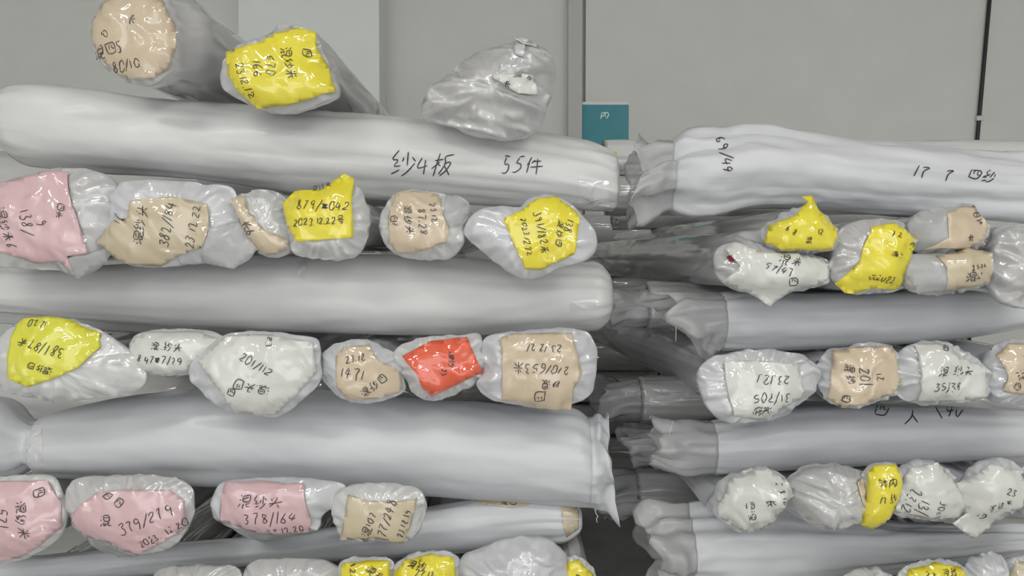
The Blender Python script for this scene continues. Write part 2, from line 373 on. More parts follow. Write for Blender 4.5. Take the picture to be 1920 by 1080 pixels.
# ------------------------------------------------------------------ a roll lying across the picture
def side_roll(label, prof, Yc=.12, wrap='wrap', wr=1.0, dsc=1.0, group='', texts=(), patches=(), skirt=None, skirt_r=None, NS=150, cap=(1, 1)):
    SEED[0] += 1; sd = SEED[0] * 5.17
    P = []
    for a, t, b in prof:
        c = px2w(a, (t + b) / 2, Yc); P.append((c.x, c.z, (b - t) / 2 * scl(Yc)))
    P = catmull(P, NS); Mn = 60
    x0, x1 = P[0][0], P[-1][0]
    root = thing('fabric_roll', label, 'fabric roll', Vector(((x0 + x1) / 2, Yc, min(p[1] - p[2] for p in P))), group)
    ROLLS.append((group, Yc, P))
    def pt(x, z, r, th, wrk=1):
        e = min(x - x0, x1 - x); env = .35 + .9 * math.exp(-max(0, e) / .10)
        c, s = math.cos(th), math.sin(th)
        g = wr * wrk * (.006 * nz(x * 2.2 + sd, c * 1.6, s * 1.6) + env * .006 * (ridge(x * 1.5 + sd, c * 3.2 + x * .6, s * 3.2) - .4) + env * .003 * nz(x * 14, c * 6 + sd, s * 6) + env * .0022 * max(0, ridge(x * 5 + sd, c * 9 + x * 2, s * 9) - .5) * 2)
        rr = max(.002, r + g * min(1, r / .05))
        return Vector((x, Yc + c * rr * dsc, z + s * rr))
    vs, fs = [], []
    secs = []
    if cap[0]:
        for k, (q, dx) in enumerate(((.05, .016), (.35, .014), (.62, .012), (.84, .007), (.95, .003))): secs.append((P[0][0] - dx * (1 if k else .3), P[0][1], P[0][2] * q))
    secs += P
    if cap[1]:
        for q, dx in ((.95, .003), (.84, .007), (.62, .012), (.35, .014), (.05, .010)): secs.append((P[-1][0] + dx, P[-1][1], P[-1][2] * q))
    for x, z, r in secs:
        for i in range(Mn): vs.append(pt(x, z, r, 2 * math.pi * i / Mn))
    for k in range(len(secs) - 1):
        for i in range(Mn):
            a = k * Mn + i; b = k * Mn + (i + 1) % Mn; fs.append((a, b, b + Mn, a + Mn))
    fs.append(tuple(range(Mn))[::-1]); fs.append(tuple((len(secs) - 1) * Mn + i for i in range(Mn)))
    mesh_obj('wrap', vs, fs, wrap, root)
    bvh = BVHTree.FromPolygons(vs, fs)
    def f(px, py):
        h = bvh.ray_cast(CAM, ray(px, py)); return h[0]
    write(texts, sd, f, .0015, 2.3, root)
    for m, poly, tx in patches:
        o = sheet('card' if m not in ('tape', 'film') else 'tape', poly, f, .001 if m == 'tape' else .002, m, root, 7, .0003 if m == 'tape' else .0012)
        write(tx, sd, f, .0045, 1.9, o)
    for sk, side in ((skirt, 0), (skirt_r, 1)):
        if not sk: continue
        Lmax, flare, up, droop = sk     # open bag mouth: reach, widening, how much longer the upper edge is, sag
        e = P[0] if side == 0 else P[-1]
        v3, f3 = [], []; K = 14; sg = -1 if side == 0 else 1
        for k in range(K + 1):
            t = k / K
            for i in range(Mn):
                th = 2 * math.pi * i / Mn; c, s = math.cos(th), math.sin(th)
                Lg = Lmax * (1 - up * .5 + up * .5 * s) * (1 + .5 * nz(c * 1.2 + sd, s * 1.2, 3) + .12 * nz(c * 4 + sd, s * 4, 8))
                q = pt(e[0], e[1], e[2], th) - Vector((e[0], Yc, e[1]))
                q *= 1.004 + t * (flare + .6 * nz(c * 1.4 + sd, s * 1.4, t * 1.5) + .22 * nz(c * 3.5 + sd, s * 3.5, t * 3)) * min(1, t * 3)
                v3.append(Vector((e[0] + sg * (Lg + .02) * t, Yc + q.y, e[1] + q.z - droop * t * t)))
        for k in range(K):
            for i in range(Mn):
                a = k * Mn + i; b = k * Mn + (i + 1) % Mn
                f3.append((a, a + Mn, b + Mn, b) if side == 0 else (a, b, b + Mn, a + Mn))
        o = mesh_obj('sleeve_end', v3, f3, 'film' if side == 0 else wrap, root); s = o.modifiers.new('thickness', 'SOLIDIFY'); s.thickness = .001
    return root, f

# ------------------------------------------------------------------ the room
YW = 2.7
def slab(name, x0, x1, y0, y1, z0, z1, m): return struct(mesh_obj(name, *box(x0, x1, y0, y1, z0, z1), m, smooth=False, org=Vector((x0, y0, z0))))
ZC = 3.3
slab('floor', -5, 5, -9, YW + .2, -.1, 0, 'floor')
slab('ceiling', -5, 5, -9, YW + .2, ZC, ZC + .1, 'ceil')
slab('wall_back', -5, 5, YW, YW + .2, 0, ZC, 'wall')
slab('wall_left', -5.1, -5, -9, YW, 0, ZC, 'wall')
slab('wall_right', 5, 5.1, -9, YW, 0, ZC, 'wall')
a = px2w(448, 100, YW - .25); b = px2w(711, 100, YW - .25)
slab('trim_1', a.x, b.x, YW - .25, YW - .001, 0, ZC - .001, 'wall2')            # white boxed column
a = px2w(1098, 100, YW - .05); b = px2w(1852, 100, YW - .05)
slab('trim_2', a.x, b.x, YW - .05, YW - .001, 0, ZC - .001, 'wall2' if 0 else 'wall')   # raised wall panel
a = px2w(1066, 100, YW - .1); b = px2w(1092, 100, YW - .1)
slab('trim_3', a.x, b.x, YW - .09, YW - .001, 0, ZC - .001, 'trim')             # narrow duct
a = px2w(-260, 193, YW - .5); b = px2w(57, 193, YW - .5)
slab('trim_4', a.x, b.x, YW - .5, YW - .002, .0, a.z, 'green')                  # low boxed ledge at the left

# ------------------------------------------------------------------ left stack, across
GL, GR = 'fabric rolls in the left stack', 'fabric rolls in the right stack'
side_roll('long white wrapped roll across the top of left stack, marked 55 in black marker',
  [(4, 212, 262), (18, 178, 284), (60, 162, 305), (150, 166, 318), (300, 188, 330), (450, 200, 346), (600, 210, 360), (750, 220, 371), (900, 236, 381), (1050, 258, 389), (1125, 278, 392), (1150, 292, 390)],
  .12, wr=1.7, group=GL, texts=[('纱4板', 797, 308, 46, 3), ('55件', 983, 310, 36, 4)],
  patches=[('tape', [(1085, 335), (1146, 340), (1142, 388), (1084, 380)], [])])
side_roll('plain glossy white roll lying across left stack, second crosswise roll from the top',
  [(-70, 512, 585), (0, 505, 584), (150, 500, 597), (300, 492, 609), (500, 478, 622), (650, 474, 628), (800, 480, 630), (950, 490, 628), (1080, 493, 622), (1120, 495, 620), (1138, 510, 606)],
  .12, group=GL, patches=[('tape', [(1068, 566), (1122, 560), (1124, 580), (1070, 586)], []), ('tape', [(555, 482), (575, 482), (571, 524), (560, 520)], [])])
side_roll('thin pale roll showing under the left part of the second crosswise roll',
  [(-70, 556, 598), (0, 562, 605), (150, 572, 617), (300, 579, 624), (440, 588, 626)], .27, group=GL, NS=70)
side_roll('thickest white roll across left stack, tied off in a neck at its left end',
  [(-90, 760, 880), (-30, 742, 890), (15, 752, 893), (45, 782, 886), (62, 796, 874), (76, 792, 882), (95, 775, 893), (200, 750, 899), (300, 736, 904), (400, 729, 908), (600, 731, 915), (800, 745, 925), (950, 760, 935), (1050, 766, 940), (1085, 772, 942), (1102, 786, 942)],
  .12, 'wrapb', wr=1.6, group=GL, patches=[('tape', [(50, 790), (78, 786), (80, 868), (48, 866)], [])], skirt_r=(.030, -.02, -.8, .012))
side_roll('white roll with clear film and tan cards across the bottom of left stack',
  [(-70, 1060, 1112), (0, 1050, 1108), (150, 1036, 1092), (300, 1020, 1076), (500, 1004, 1058), (650, 985, 1050), (800, 952, 1040), (900, 932, 1032), (1000, 925, 1022), (1055, 930, 1016), (1082, 948, 1000)],
  .12, 'wrapb', group=GL, patches=[('sand', [(872, 932), (900, 938), (995, 928), (990, 948), (960, 952), (905, 946)], [('混四', 955, 940, 14, 10)]), ('sand', [(1050, 935), (1068, 930), (1086, 958), (1084, 992), (1062, 1008), (1056, 985)], [])])

# ------------------------------------------------------------------ left stack, end on
B = -.10
end_roll('fat roll with pale tan card covering its end, topmost at the upper left',
  [(173, 45), (195, 5), (250, -16), (310, 0), (335, 50), (340, 90), (326, 132), (292, 160), (262, 158), (224, 146), (188, 115), (172, 78)],
  [('tan', [(176, 45), (196, 8), (250, -12), (308, 3), (332, 50), (337, 88), (322, 130), (292, 150), (262, 152), (226, 142), (192, 113), (175, 76)],
    [('长', 262, 44, 18, 0), ('10', 206, 68, 18, -15), ('混四5', 214, 98, 24, -12), ('80/10', 244, 127, 24, -5)])], yf=-.1, body=(335, 92, 94), wrap='wrapg', group=GL)
end_roll('roll with large yellow card on its end, topping left stack',
  [(413, 150), (420, 115), (450, 85), (490, 72), (530, 50), (580, 54), (600, 75), (605, 105), (628, 145), (635, 178), (600, 198), (540, 213), (500, 207), (455, 190), (425, 172)],
  [('film', [(500, 72), (518, 52), (532, 44), (548, 50), (560, 60), (530, 80)], []),
   ('yellow', [(424, 97), (480, 88), (522, 64), (560, 54), (594, 62), (595, 92), (618, 130), (632, 174), (575, 192), (540, 200), (482, 204), (452, 176), (432, 142)],
    [('四', 578, 105, 20, 85), ('混纱米', 549, 125, 20, 78), ('670', 514, 130, 22, 90), ('166', 490, 135, 22, 85), ('23.12.12', 466, 156, 19, 70)])], yf=-.1, body=(570, 150, 74), wrap='wrapg', group=GL)
def stk(root, f):
    c = sheet('sticker', [(927, 152), (1000, 152), (1008, 186), (972, 187), (948, 172), (925, 160)], f, .009, 'white', root)
    bars = [[(963 + i * 2.2, 152), (963 + i * 2.2, 158)] for i in range(7)]
    v, fa = ribbons(bars + strokes([('长', 952, 171, 13, 10), ('四', 992, 158, 10, 20)], 3), f, .0115, 1.4); mesh_obj('print', v, fa, 'ink', c, smooth=False)
    sheet('tape', [(963, 90), (984, 94), (983, 122), (966, 116)], f, .008, 'tape', root)
    sheet('tape', [(962, 76), (985, 74), (1012, 90), (1000, 95), (980, 92)], f, .012, 'white', root)
end_roll('crumpled grey plastic bundle with barcode sticker, alone on top of left stack',
  [(793, 218), (800, 182), (845, 138), (885, 103), (935, 88), (985, 84), (1025, 95), (1038, 125), (1036, 165), (1026, 205), (1010, 240), (965, 262), (905, 258), (850, 240), (812, 230)],
  [], yf=-.03, bulge=.08, wrap='wrapg', body=(935, 185, 66), crumple=1.2, pleat=.25, fold=2.0, group=GL, extra=stk)

end_roll('bagged roll with big pink card, leftmost under the top crosswise roll',
  [(-60, 420), (-40, 360), (20, 338), (80, 322), (150, 316), (210, 338), (232, 385), (222, 440), (196, 490), (150, 518), (110, 506), (30, 502), (-30, 490)],
  [('film', [(120, 488), (176, 476), (205, 462), (200, 490), (172, 505), (152, 524), (134, 512)], []),
   ('pink', [(-40, 352), (40, 336), (95, 320), (132, 323), (150, 385), (164, 420), (177, 476), (140, 480), (146, 508), (120, 490), (70, 494), (20, 474), (-40, 466)],
    [('四头', 128, 398, 16, 100), ('9', 95, 420, 22, 80), ('138/', 65, 418, 24, 80), ('混纱米6', 28, 430, 22, 75)])], yf=B, wrap='wrapg', group=GL, body=(100, 412, 80))
end_roll('bagged roll with wide tan card and tall dates, beside the leftmost pink card',
  [(190, 455), (208, 405), (214, 360), (240, 341), (300, 338), (380, 345), (432, 354), (445, 385), (456, 440), (478, 470), (440, 501), (380, 492), (300, 501), (250, 498), (212, 482)],
  [('film', [(398, 430), (452, 415), (484, 468), (442, 504), (380, 492)], []),
   ('sand', [(182, 455), (216, 416), (250, 410), (258, 378), (330, 370), (398, 384), (402, 430), (390, 464), (340, 480), (302, 499), (250, 496), (225, 490), (198, 466)],
    [('17', 232, 410, 20, -70), ('混纱头', 273, 420, 24, -80), ('382/184', 325, 420, 22, -78), ('23.12.22', 372, 425, 21, -82)])], yf=B - .01, wrap='wrapb', group=GL, body=(330, 418, 72))
end_roll('small roll with tan card and white tuft of film, between tan and yellow cards',
  [(438, 376), (468, 362), (500, 358), (530, 374), (548, 430), (546, 468), (505, 481), (478, 466), (455, 425)],
  [('tan', [(440, 373), (464, 368), (475, 400), (500, 430), (546, 450), (541, 470), (505, 479), (480, 466), (465, 432), (450, 402)], [('长6', 474, 430, 20, 60)])], yf=B + .01, crumple=1.6, group=GL)
end_roll('round bagged roll with yellow card marked 042, under the top crosswise roll',
  [(537, 405), (545, 370), (600, 356), (660, 346), (682, 370), (690, 420), (682, 460), (655, 482), (600, 485), (556, 476), (543, 448)],
  [('yellow', [(529, 380), (551, 358), (602, 356), (645, 325), (664, 335), (665, 385), (667, 446), (615, 450), (562, 454), (540, 424)],
    [('混纱米', 603, 350, 14, -12), ('879/*042', 612, 386, 21, 2), ('2023.12.22号', 604, 416, 16, -3)])], yf=B - .015, crumple=1.3, group=GL)
end_roll('bagged roll with tan card and clear bag lobe, fifth along under top crosswise roll',
  [(712, 428), (722, 390), (738, 366), (770, 356), (806, 361), (840, 367), (864, 371), (881, 392), (872, 424), (868, 458), (840, 483), (785, 486), (735, 470)],
  [('film', [(836, 366), (866, 370), (882, 392), (868, 420), (845, 428), (834, 405)], []),
   ('tan', [(730, 407), (742, 364), (772, 358), (822, 365), (836, 412), (846, 436), (838, 455), (795, 470), (744, 476), (733, 456)],
    [('四1', 743, 415, 15, 82), ('混纱头', 770, 415, 18, 84), ('87.28', 795, 418, 19, 86), ('23.12', 816, 400, 15, 80)])], yf=B, group=GL)
end_roll('large roll with slanted yellow card, at right end under the top crosswise roll',
  [(872, 440), (878, 412), (900, 394), (937, 386), (975, 388), (1000, 370), (1050, 371), (1088, 401), (1119, 446), (1106, 484), (1050, 503), (1012, 520), (975, 521), (938, 496), (905, 472)],
  [('yellow', [(944, 412), (979, 394), (1005, 374), (1042, 368), (1080, 397), (1087, 409), (1076, 476), (1012, 506), (984, 504), (967, 465)],
    [('2023.12.22', 987, 445, 14, 80), ('391/182米', 1015, 438, 18, 78), ('混纱四', 1048, 440, 16, 100), ('138', 1066, 425, 17, 100)])], yf=B - .02, wrap='wrapb', group=GL, body=(1000, 432, 68))

end_roll('roll with lime yellow card on white wrap, leftmost in the middle left row',
  [(-30, 695), (-5, 645), (35, 603), (110, 595), (180, 618), (230, 648), (268, 680), (276, 715), (240, 740), (180, 746), (110, 752), (40, 742), (-15, 725)],
  [('lime', [(30, 612), (41, 597), (94, 593), (135, 599), (161, 615), (187, 623), (194, 649), (161, 686), (110, 708), (66, 722), (32, 706), (28, 660)],
    [('12.20', 75, 606, 16, 185), ('381/87米', 88, 648, 22, 195), ('混纱四', 90, 686, 16, 195)])], yf=B, group=GL, body=(120, 676, 62))
end_roll('small roll with white card, tucked between lime yellow and large white cards',
  [(240, 678), (246, 640), (277, 621), (375, 619), (428, 638), (412, 660), (375, 682), (356, 700), (300, 703), (262, 693)],
  [('white', [(244, 675), (249, 640), (278, 622), (375, 621), (424, 640), (412, 656), (372, 675), (355, 696), (300, 700), (262, 689)],
    [('混.纱头', 325, 647, 18, 2), ('8.47*7/29', 310, 672, 17, 3)])], yf=B + .02, group=GL, body=(325, 660, 40))
end_roll('big drooping roll end with large white card, middle row of left stack',
  [(355, 690), (385, 655), (424, 627), (470, 622), (525, 626), (592, 637), (602, 675), (598, 715), (562, 754), (514, 780), (450, 776), (405, 757), (362, 718)],
  [('white', [(375, 677), (424, 629), (500, 626), (588, 641), (595, 697), (560, 738), (517, 777), (444, 773), (427, 736)],
    [('23', 508, 640, 16, 95), ('201/112', 490, 680, 20, 30), ('混.头四', 480, 722, 20, 195), ('四', 445, 732, 18, 20)])], yf=B - .02, wrap='wrapb', group=GL, body=(480, 690, 66))
end_roll('round roll with tan card marked 1471, left of the orange card',
  [(600, 678), (620, 650), (675, 637), (715, 652), (748, 675), (757, 712), (750, 738), (694, 755), (645, 748), (610, 717)],
  [('tan', [(634, 667), (646, 650), (694, 645), (714, 674), (746, 690), (755, 722), (749, 736), (700, 745), (656, 752), (637, 724)],
    [('23.12', 672, 668, 16, -10), ('1471', 668, 697, 24, 8), ('混纱四', 705, 718, 18, -40)])], yf=B, wrap='wrapb', group=GL)
end_roll('small roll with bright orange card, middle row of left stack',
  [(738, 660), (785, 636), (850, 631), (898, 630), (909, 665), (905, 702), (872, 728), (820, 749), (778, 737), (755, 702)],
  [('orange', [(757, 665), (810, 638), (877, 631), (889, 660), (907, 696), (877, 708), (846, 724), (810, 743), (796, 724), (787, 697)],
    [('混纱', 848, 672, 14, 90), ('23', 835, 695, 12, 90)])], yf=B + .005, crumple=1.4, group=GL)
end_roll('squarish roll with tall tan card hung upside down, right of the orange card',
  [(905, 665), (912, 632), (975, 622), (1085, 619), (1116, 645), (1119, 680), (1114, 715), (1109, 738), (1085, 752), (1042, 765), (994, 761), (928, 750), (893, 722), (907, 697)],
  [('tan', [(939, 631), (967, 624), (1072, 623), (1083, 675), (1090, 697), (1074, 724), (1070, 768), (1005, 764), (941, 750), (942, 690)],
    [('23.12.21', 1018, 650, 18, 183), ('210/653米', 1012, 688, 22, 184), ('纱混', 1030, 716, 17, 180), ('四', 1010, 738, 26, 170)])], yf=B - .01, wrap='wrapb', group=GL, crumple=1.3, body=(1008, 690, 66))

end_roll('bagged roll with dusty pink card, leftmost in the lower left row',
  [(-60, 970), (-50, 915), (0, 897), (55, 893), (100, 898), (122, 935), (126, 972), (108, 1012), (70, 1036), (20, 1054), (-40, 1050)],
  [('pink', [(-55, 920), (-10, 902), (92, 898), (118, 940), (121, 985), (80, 1020), (40, 1045), (-20, 1056), (-55, 1030)],
    [('四', 82, 920, 20, 80), ('混纱米', 56, 968, 22, 80), ('571', 20, 965, 24, 85)])], yf=B, group=GL, body=(35, 968, 66))
end_roll('bagged roll with pink card marked 379, second in the lower left row',
  [(124, 945), (136, 902), (200, 893), (300, 893), (352, 910), (364, 950), (346, 1000), (320, 1026), (262, 1040), (200, 1022), (148, 992)],
  [('pink', [(139, 964), (165, 938), (195, 916), (262, 912), (326, 916), (348, 938), (352, 985), (337, 997), (262, 1039), (226, 1028), (222, 1012), (161, 1005)],
    [('四 四', 225, 930, 18, 30), ('混', 215, 968, 22, -5), ('379/279', 285, 966, 26, -22), ('2023. 12.20', 312, 995, 18, -28)])], yf=B - .01, wrap='wrapg', group=GL, body=(245, 958, 70))
end_roll('bagged roll with rectangular pink card marked 378, third in the lower left row',
  [(396, 952), (414, 908), (487, 897), (580, 898), (646, 910), (632, 945), (605, 966), (588, 996), (490, 999), (420, 984)],
  [('pink', [(417, 971), (424, 901), (500, 900), (574, 902), (588, 975), (579, 999), (487, 996)],
    [('混纱头', 498, 932, 26, 0), ('378/164', 516, 964, 26, -3), ('23.12.20', 540, 990, 18, -6)])], yf=B, wrap='wrapb', group=GL, body=(510, 948, 52))
end_roll('bagged roll with tan card and slanted dates, right of the pink cards',
  [(622, 962), (640, 920), (694, 907), (775, 914), (798, 937), (786, 992), (758, 1016), (705, 1012), (645, 1006)],
  [('sand', [(656, 923), (712, 934), (784, 930), (772, 980), (757, 1016), (694, 1001), (637, 1012), (649, 976)],
    [('长混107', 694, 982, 19, -70), ('777/248', 728, 968, 21, -75), ('23.12.19', 760, 975, 15, -72)])], yf=B - .01, group=GL, body=(708, 958, 54))

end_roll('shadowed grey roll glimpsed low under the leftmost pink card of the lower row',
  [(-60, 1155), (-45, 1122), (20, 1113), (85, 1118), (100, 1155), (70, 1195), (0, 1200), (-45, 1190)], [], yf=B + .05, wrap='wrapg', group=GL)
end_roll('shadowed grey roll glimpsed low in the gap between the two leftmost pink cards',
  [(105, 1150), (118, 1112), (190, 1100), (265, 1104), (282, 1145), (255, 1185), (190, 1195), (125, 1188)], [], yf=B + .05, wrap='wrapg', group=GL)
end_roll('clear bagged grey roll end, leftmost at the bottom edge',
  [(285, 1105), (300, 1068), (370, 1060), (440, 1066), (456, 1105), (440, 1140), (370, 1150), (300, 1142)], [], yf=B, wrap='wrapg', group=GL)
end_roll('clear bagged roll with pink card, cut by the bottom edge',
  [(455, 1090), (470, 1056), (525, 1049), (600, 1050), (634, 1068), (638, 1115), (590, 1148), (500, 1150), (460, 1125)],
  [('pink', [(478, 1075), (540, 1078), (604, 1072), (612, 1130), (480, 1135)], [])], yf=B, wrap='wrapg', group=GL)
end_roll('roll with yellow card, left one of the yellow pair at the bottom edge',
  [(636, 1090), (642, 1052), (690, 1046), (732, 1052), (740, 1095), (725, 1140), (660, 1145)],
  [('yellow', [(639, 1090), (644, 1054), (690, 1048), (730, 1053), (736, 1095), (722, 1135), (660, 1140)], [('12.2', 668, 1066, 16, 70), ('混米', 706, 1068, 16, 40)])], yf=B, group=GL)
end_roll('roll with yellow card, right one of the yellow pair at the bottom edge',
  [(734, 1075), (760, 1045), (810, 1034), (852, 1040), (860, 1080), (840, 1130), (780, 1145), (742, 1120)],
  [('yellow', [(737, 1075), (762, 1047), (810, 1036), (850, 1042), (856, 1075), (838, 1125), (780, 1140), (746, 1115)], [('混纱', 785, 1052, 16, 10), ('27.12', 800, 1066, 15, 10)])], yf=B - .005, group=GL)
end_roll('crumpled grey wrapped roll with no card, at bottom edge of left stack',
  [(857, 1080), (868, 1045), (900, 1030), (950, 1012), (1000, 1008), (1048, 1024), (1062, 1062), (1052, 1110), (960, 1148), (880, 1130)], [], yf=B, wrap='wrapb', crumple=1.4, pleat=.4, fold=1.5, bulge=.05, group=GL)
end_roll('roll with small yellow card, bottom right corner of left stack',
  [(1050, 1090), (1056, 1052), (1085, 1046), (1114, 1072), (1118, 1110), (1090, 1145), (1058, 1135)],
  [('yellow', [(1054, 1085), (1060, 1052), (1084, 1048), (1112, 1074), (1110, 1120), (1062, 1130)], [('8', 1082, 1074, 18, 20)])], yf=B + .02, group=GL)

# ------------------------------------------------------------------ right stack, across
side_roll('wrinkled white roll across the top of right stack, its bag end hanging at left',
  [(1256, 272, 388), (1275, 255, 398), (1300, 249, 404), (1350, 246, 402), (1400, 236, 394), (1500, 248, 392), (1600, 266, 398), (1700, 280, 403), (1800, 292, 409), (1920, 298, 415), (2060, 300, 418)],
  .12, 'wrapb', wr=3.5, group=GR, texts=[('69', 1353, 270, 24, 75), ('/49', 1364, 306, 24, 75), ('17', 1730, 322, 30, 10), ('7', 1782, 329, 30, 10), ('四纱', 1845, 330, 28, 15)], skirt=(.07, .05, -.3, .03))
side_roll('smooth white roll across right stack with torn open sleeve end, second from the top',
  [(1352, 552, 652), (1400, 546, 656), (1500, 548, 655), (1650, 545, 648), (1800, 545, 636), (1920, 556, 616), (2060, 565, 605)],
  .12, 'wrapb', group=GR, skirt=(.17, .05, .9, .02))
side_roll('white roll across right stack with gaping clear sleeve, third from the top',
  [(1335, 790, 888), (1400, 780, 888), (1470, 767, 882), (1600, 762, 874), (1750, 762, 866), (1920, 768, 856), (2060, 770, 850)],
  .12, 'wrapb', group=GR, skirt=(.14, .10, .1, -.01), texts=[('四', 1655, 766, 30, 10), ('人', 1712, 782, 34, -10), ('1', 1762, 774, 34, -30), ('40', 1792, 768, 30, 10)])
side_roll('bluish white crumpled roll across the bottom of right stack with open sleeve',
  [(1290, 958, 1088), (1350, 948, 1095), (1450, 952, 1092), (1550, 965, 1085), (1650, 975, 1075), (1780, 981, 1058), (1920, 986, 1036), (2060, 990, 1030)],
  .12, 'wrapb', wr=2.8, group=GR, skirt=(.11, .10, .2, 0))

# ------------------------------------------------------------------ right stack, end on
end_roll('roll with folded yellow card whose corner curls up, top row of right stack',
  [(1430, 452), (1438, 424), (1462, 408), (1505, 388), (1540, 400), (1570, 435), (1565, 465), (1530, 473), (1462, 473)],
  [('yellow', [(1432, 454), (1440, 422), (1481, 407), (1513, 378), (1503, 368), (1522, 367), (1530, 394), (1564, 427), (1566, 450), (1549, 470), (1500, 468), (1462, 471)],
    [('6 8', 1475, 432, 14, 30), ('12', 1530, 435, 14, 10), ('混', 1510, 450, 14, 0)])], yf=B - .03, wrap='wrapg', body=(1480, 430, 50), skew=-.08, crumple=1.5, group=GR)
end_roll('roll with hanging white card and red cloth peeping out, top row of right stack',
  [(1340, 490), (1358, 462), (1400, 456), (1460, 466), (1540, 482), (1561, 508), (1545, 532), (1490, 546), (1400, 545), (1352, 526)],
  [('red', [(1358, 482), (1368, 478), (1374, 488), (1362, 490)], []),
   ('white', [(1356, 466), (1376, 454), (1425, 474), (1481, 474), (1537, 484), (1556, 495), (1549, 521), (1522, 536), (1489, 540), (1444, 575), (1421, 559), (1400, 548), (1350, 529), (1380, 499)],
    [('混米', 1475, 488, 20, 20), ('57/47', 1452, 505, 18, 15), ('四', 1478, 527, 18, -10)])], yf=B - .02, wrap='wrapg', body=(1400, 492, 58), skew=-.11, crumple=1.6, group=GR)
end_roll('roll with slanting yellow card reaching down left, top row of right stack',
  [(1565, 485), (1580, 432), (1640, 414), (1690, 420), (1713, 448), (1710, 500), (1690, 540), (1640, 549), (1590, 545), (1562, 520)],
  [('yellow', [(1564, 532), (1601, 491), (1605, 465), (1624, 427), (1669, 418), (1684, 431), (1719, 450), (1702, 472), (1699, 510), (1684, 544), (1631, 540), (1601, 551), (1582, 549)],
    [('1 2', 1668, 440, 16, 15), ('四', 1700, 462, 13, 10), ('混纱', 1672, 478, 13, 10), ('长2023', 1645, 522, 15, 8)])], yf=B - .03, wrap='wrapg', crumple=1.5, group=GR)
end_roll('upper of two tan carded rolls in clear film, top row of right stack',
  [(1705, 440), (1722, 402), (1770, 391), (1825, 386), (1849, 425), (1840, 462), (1780, 476), (1722, 472)],
  [('film', [(1700, 420), (1725, 396), (1762, 388), (1764, 462), (1716, 472)], []),
   ('tan', [(1759, 401), (1800, 387), (1826, 387), (1848, 427), (1834, 450), (1807, 468), (1755, 465), (1725, 470), (1759, 446)],
    [('四纱', 1828, 412, 15, 70), ('长', 1806, 447, 16, 0), ('3', 1790, 470, 12, 0)])], yf=B - .03, wrap='wrapg', crumple=1.5, group=GR)
end_roll('lower of two tan carded rolls in clear film, top row of right stack',
  [(1696, 515), (1706, 482), (1750, 474), (1825, 468), (1859, 482), (1853, 530), (1790, 548), (1720, 550)],
  [('film', [(1694, 510), (1706, 478), (1762, 474), (1764, 546), (1718, 552)], []),
   ('sand', [(1748, 480), (1790, 472), (1815, 464), (1856, 474), (1852, 529), (1800, 540), (1762, 544), (1759, 502)],
    [('23.12', 1820, 498, 15, -15), ('混纱', 1815, 518, 17, -10)])], yf=B - .04, wrap='wrapg', crumple=1.5, group=GR)
end_roll('clear bagged grey roll at the right edge, top row of right stack',
  [(1856, 490), (1870, 438), (1920, 425), (1985, 445), (2005, 500), (1985, 550), (1940, 575), (1890, 572), (1862, 542)],
  [('lime', [(1916, 495), (1932, 490), (1934, 515), (1918, 518)], [])], yf=B - .02, wrap='wrapg', crumple=1.4, pleat=.4, fold=1.4, group=GR)

end_roll('roll with squarish white card marked 31, left end of right stack middle row',
  [(1312, 702), (1330, 675), (1380, 662), (1460, 658), (1512, 670), (1538, 700), (1526, 735), (1500, 756), (1440, 782), (1380, 791), (1340, 780), (1318, 746)],
  [('white', [(1354, 676), (1420, 674), (1492, 680), (1500, 746), (1459, 761), (1440, 787), (1369, 776), (1357, 724)],
    [('23.12.1', 1440, 708, 20, 183), ('31/705', 1437, 742, 22, 180), ('混纱', 1420, 767, 17, 180)])], yf=B - .02, wrap='wrapb', crumple=1.5, body=(1415, 715, 66), skew=-.11, group=GR)
end_roll('roll with crumpled tan card, second in right stack middle row',
  [(1534, 695), (1550, 662), (1600, 650), (1668, 647), (1690, 690), (1680, 735), (1640, 754), (1580, 763), (1543, 742)],
  [('tan', [(1557, 657), (1610, 650), (1669, 648), (1684, 709), (1669, 735), (1631, 750), (1575, 763), (1549, 745)],
    [('混纱', 1585, 700, 20, 80), ('20/', 1612, 705, 22, 80), ('四', 1578, 745, 18, 0), ('12', 1640, 705, 18, 80)])], yf=B - .01, wrap='wrapb', crumple=1.6, group=GR)
end_roll('roll with white card marked 38, third in right stack middle row',
  [(1676, 695), (1700, 656), (1758, 640), (1800, 655), (1846, 688), (1849, 735), (1800, 753), (1720, 756), (1686, 738)],
  [('white', [(1714, 646), (1755, 642), (1774, 660), (1837, 686), (1844, 742), (1780, 748), (1717, 754), (1712, 712)],
    [('四', 1765, 652, 12, 20), ('混 纱头', 1780, 692, 19, 0), ('35/38', 1765, 722, 19, 0)])], yf=B - .02, wrap='wrapb', crumple=1.6, group=GR)
end_roll('roll with tan card at the right edge, right stack middle row',
  [(1850, 722), (1858, 662), (1890, 641), (1950, 640), (1988, 690), (1972, 742), (1920, 758), (1870, 752)],
  [('tan', [(1862, 665), (1885, 643), (1945, 642), (1980, 690), (1962, 735), (1900, 736), (1868, 730), (1873, 700)],
    [('混', 1902, 700, 20, 60), ('12', 1915, 668, 16, 60), ('四', 1892, 720, 14, 20)])], yf=B - .01, wrap='wrapb', crumple=1.5, group=GR)

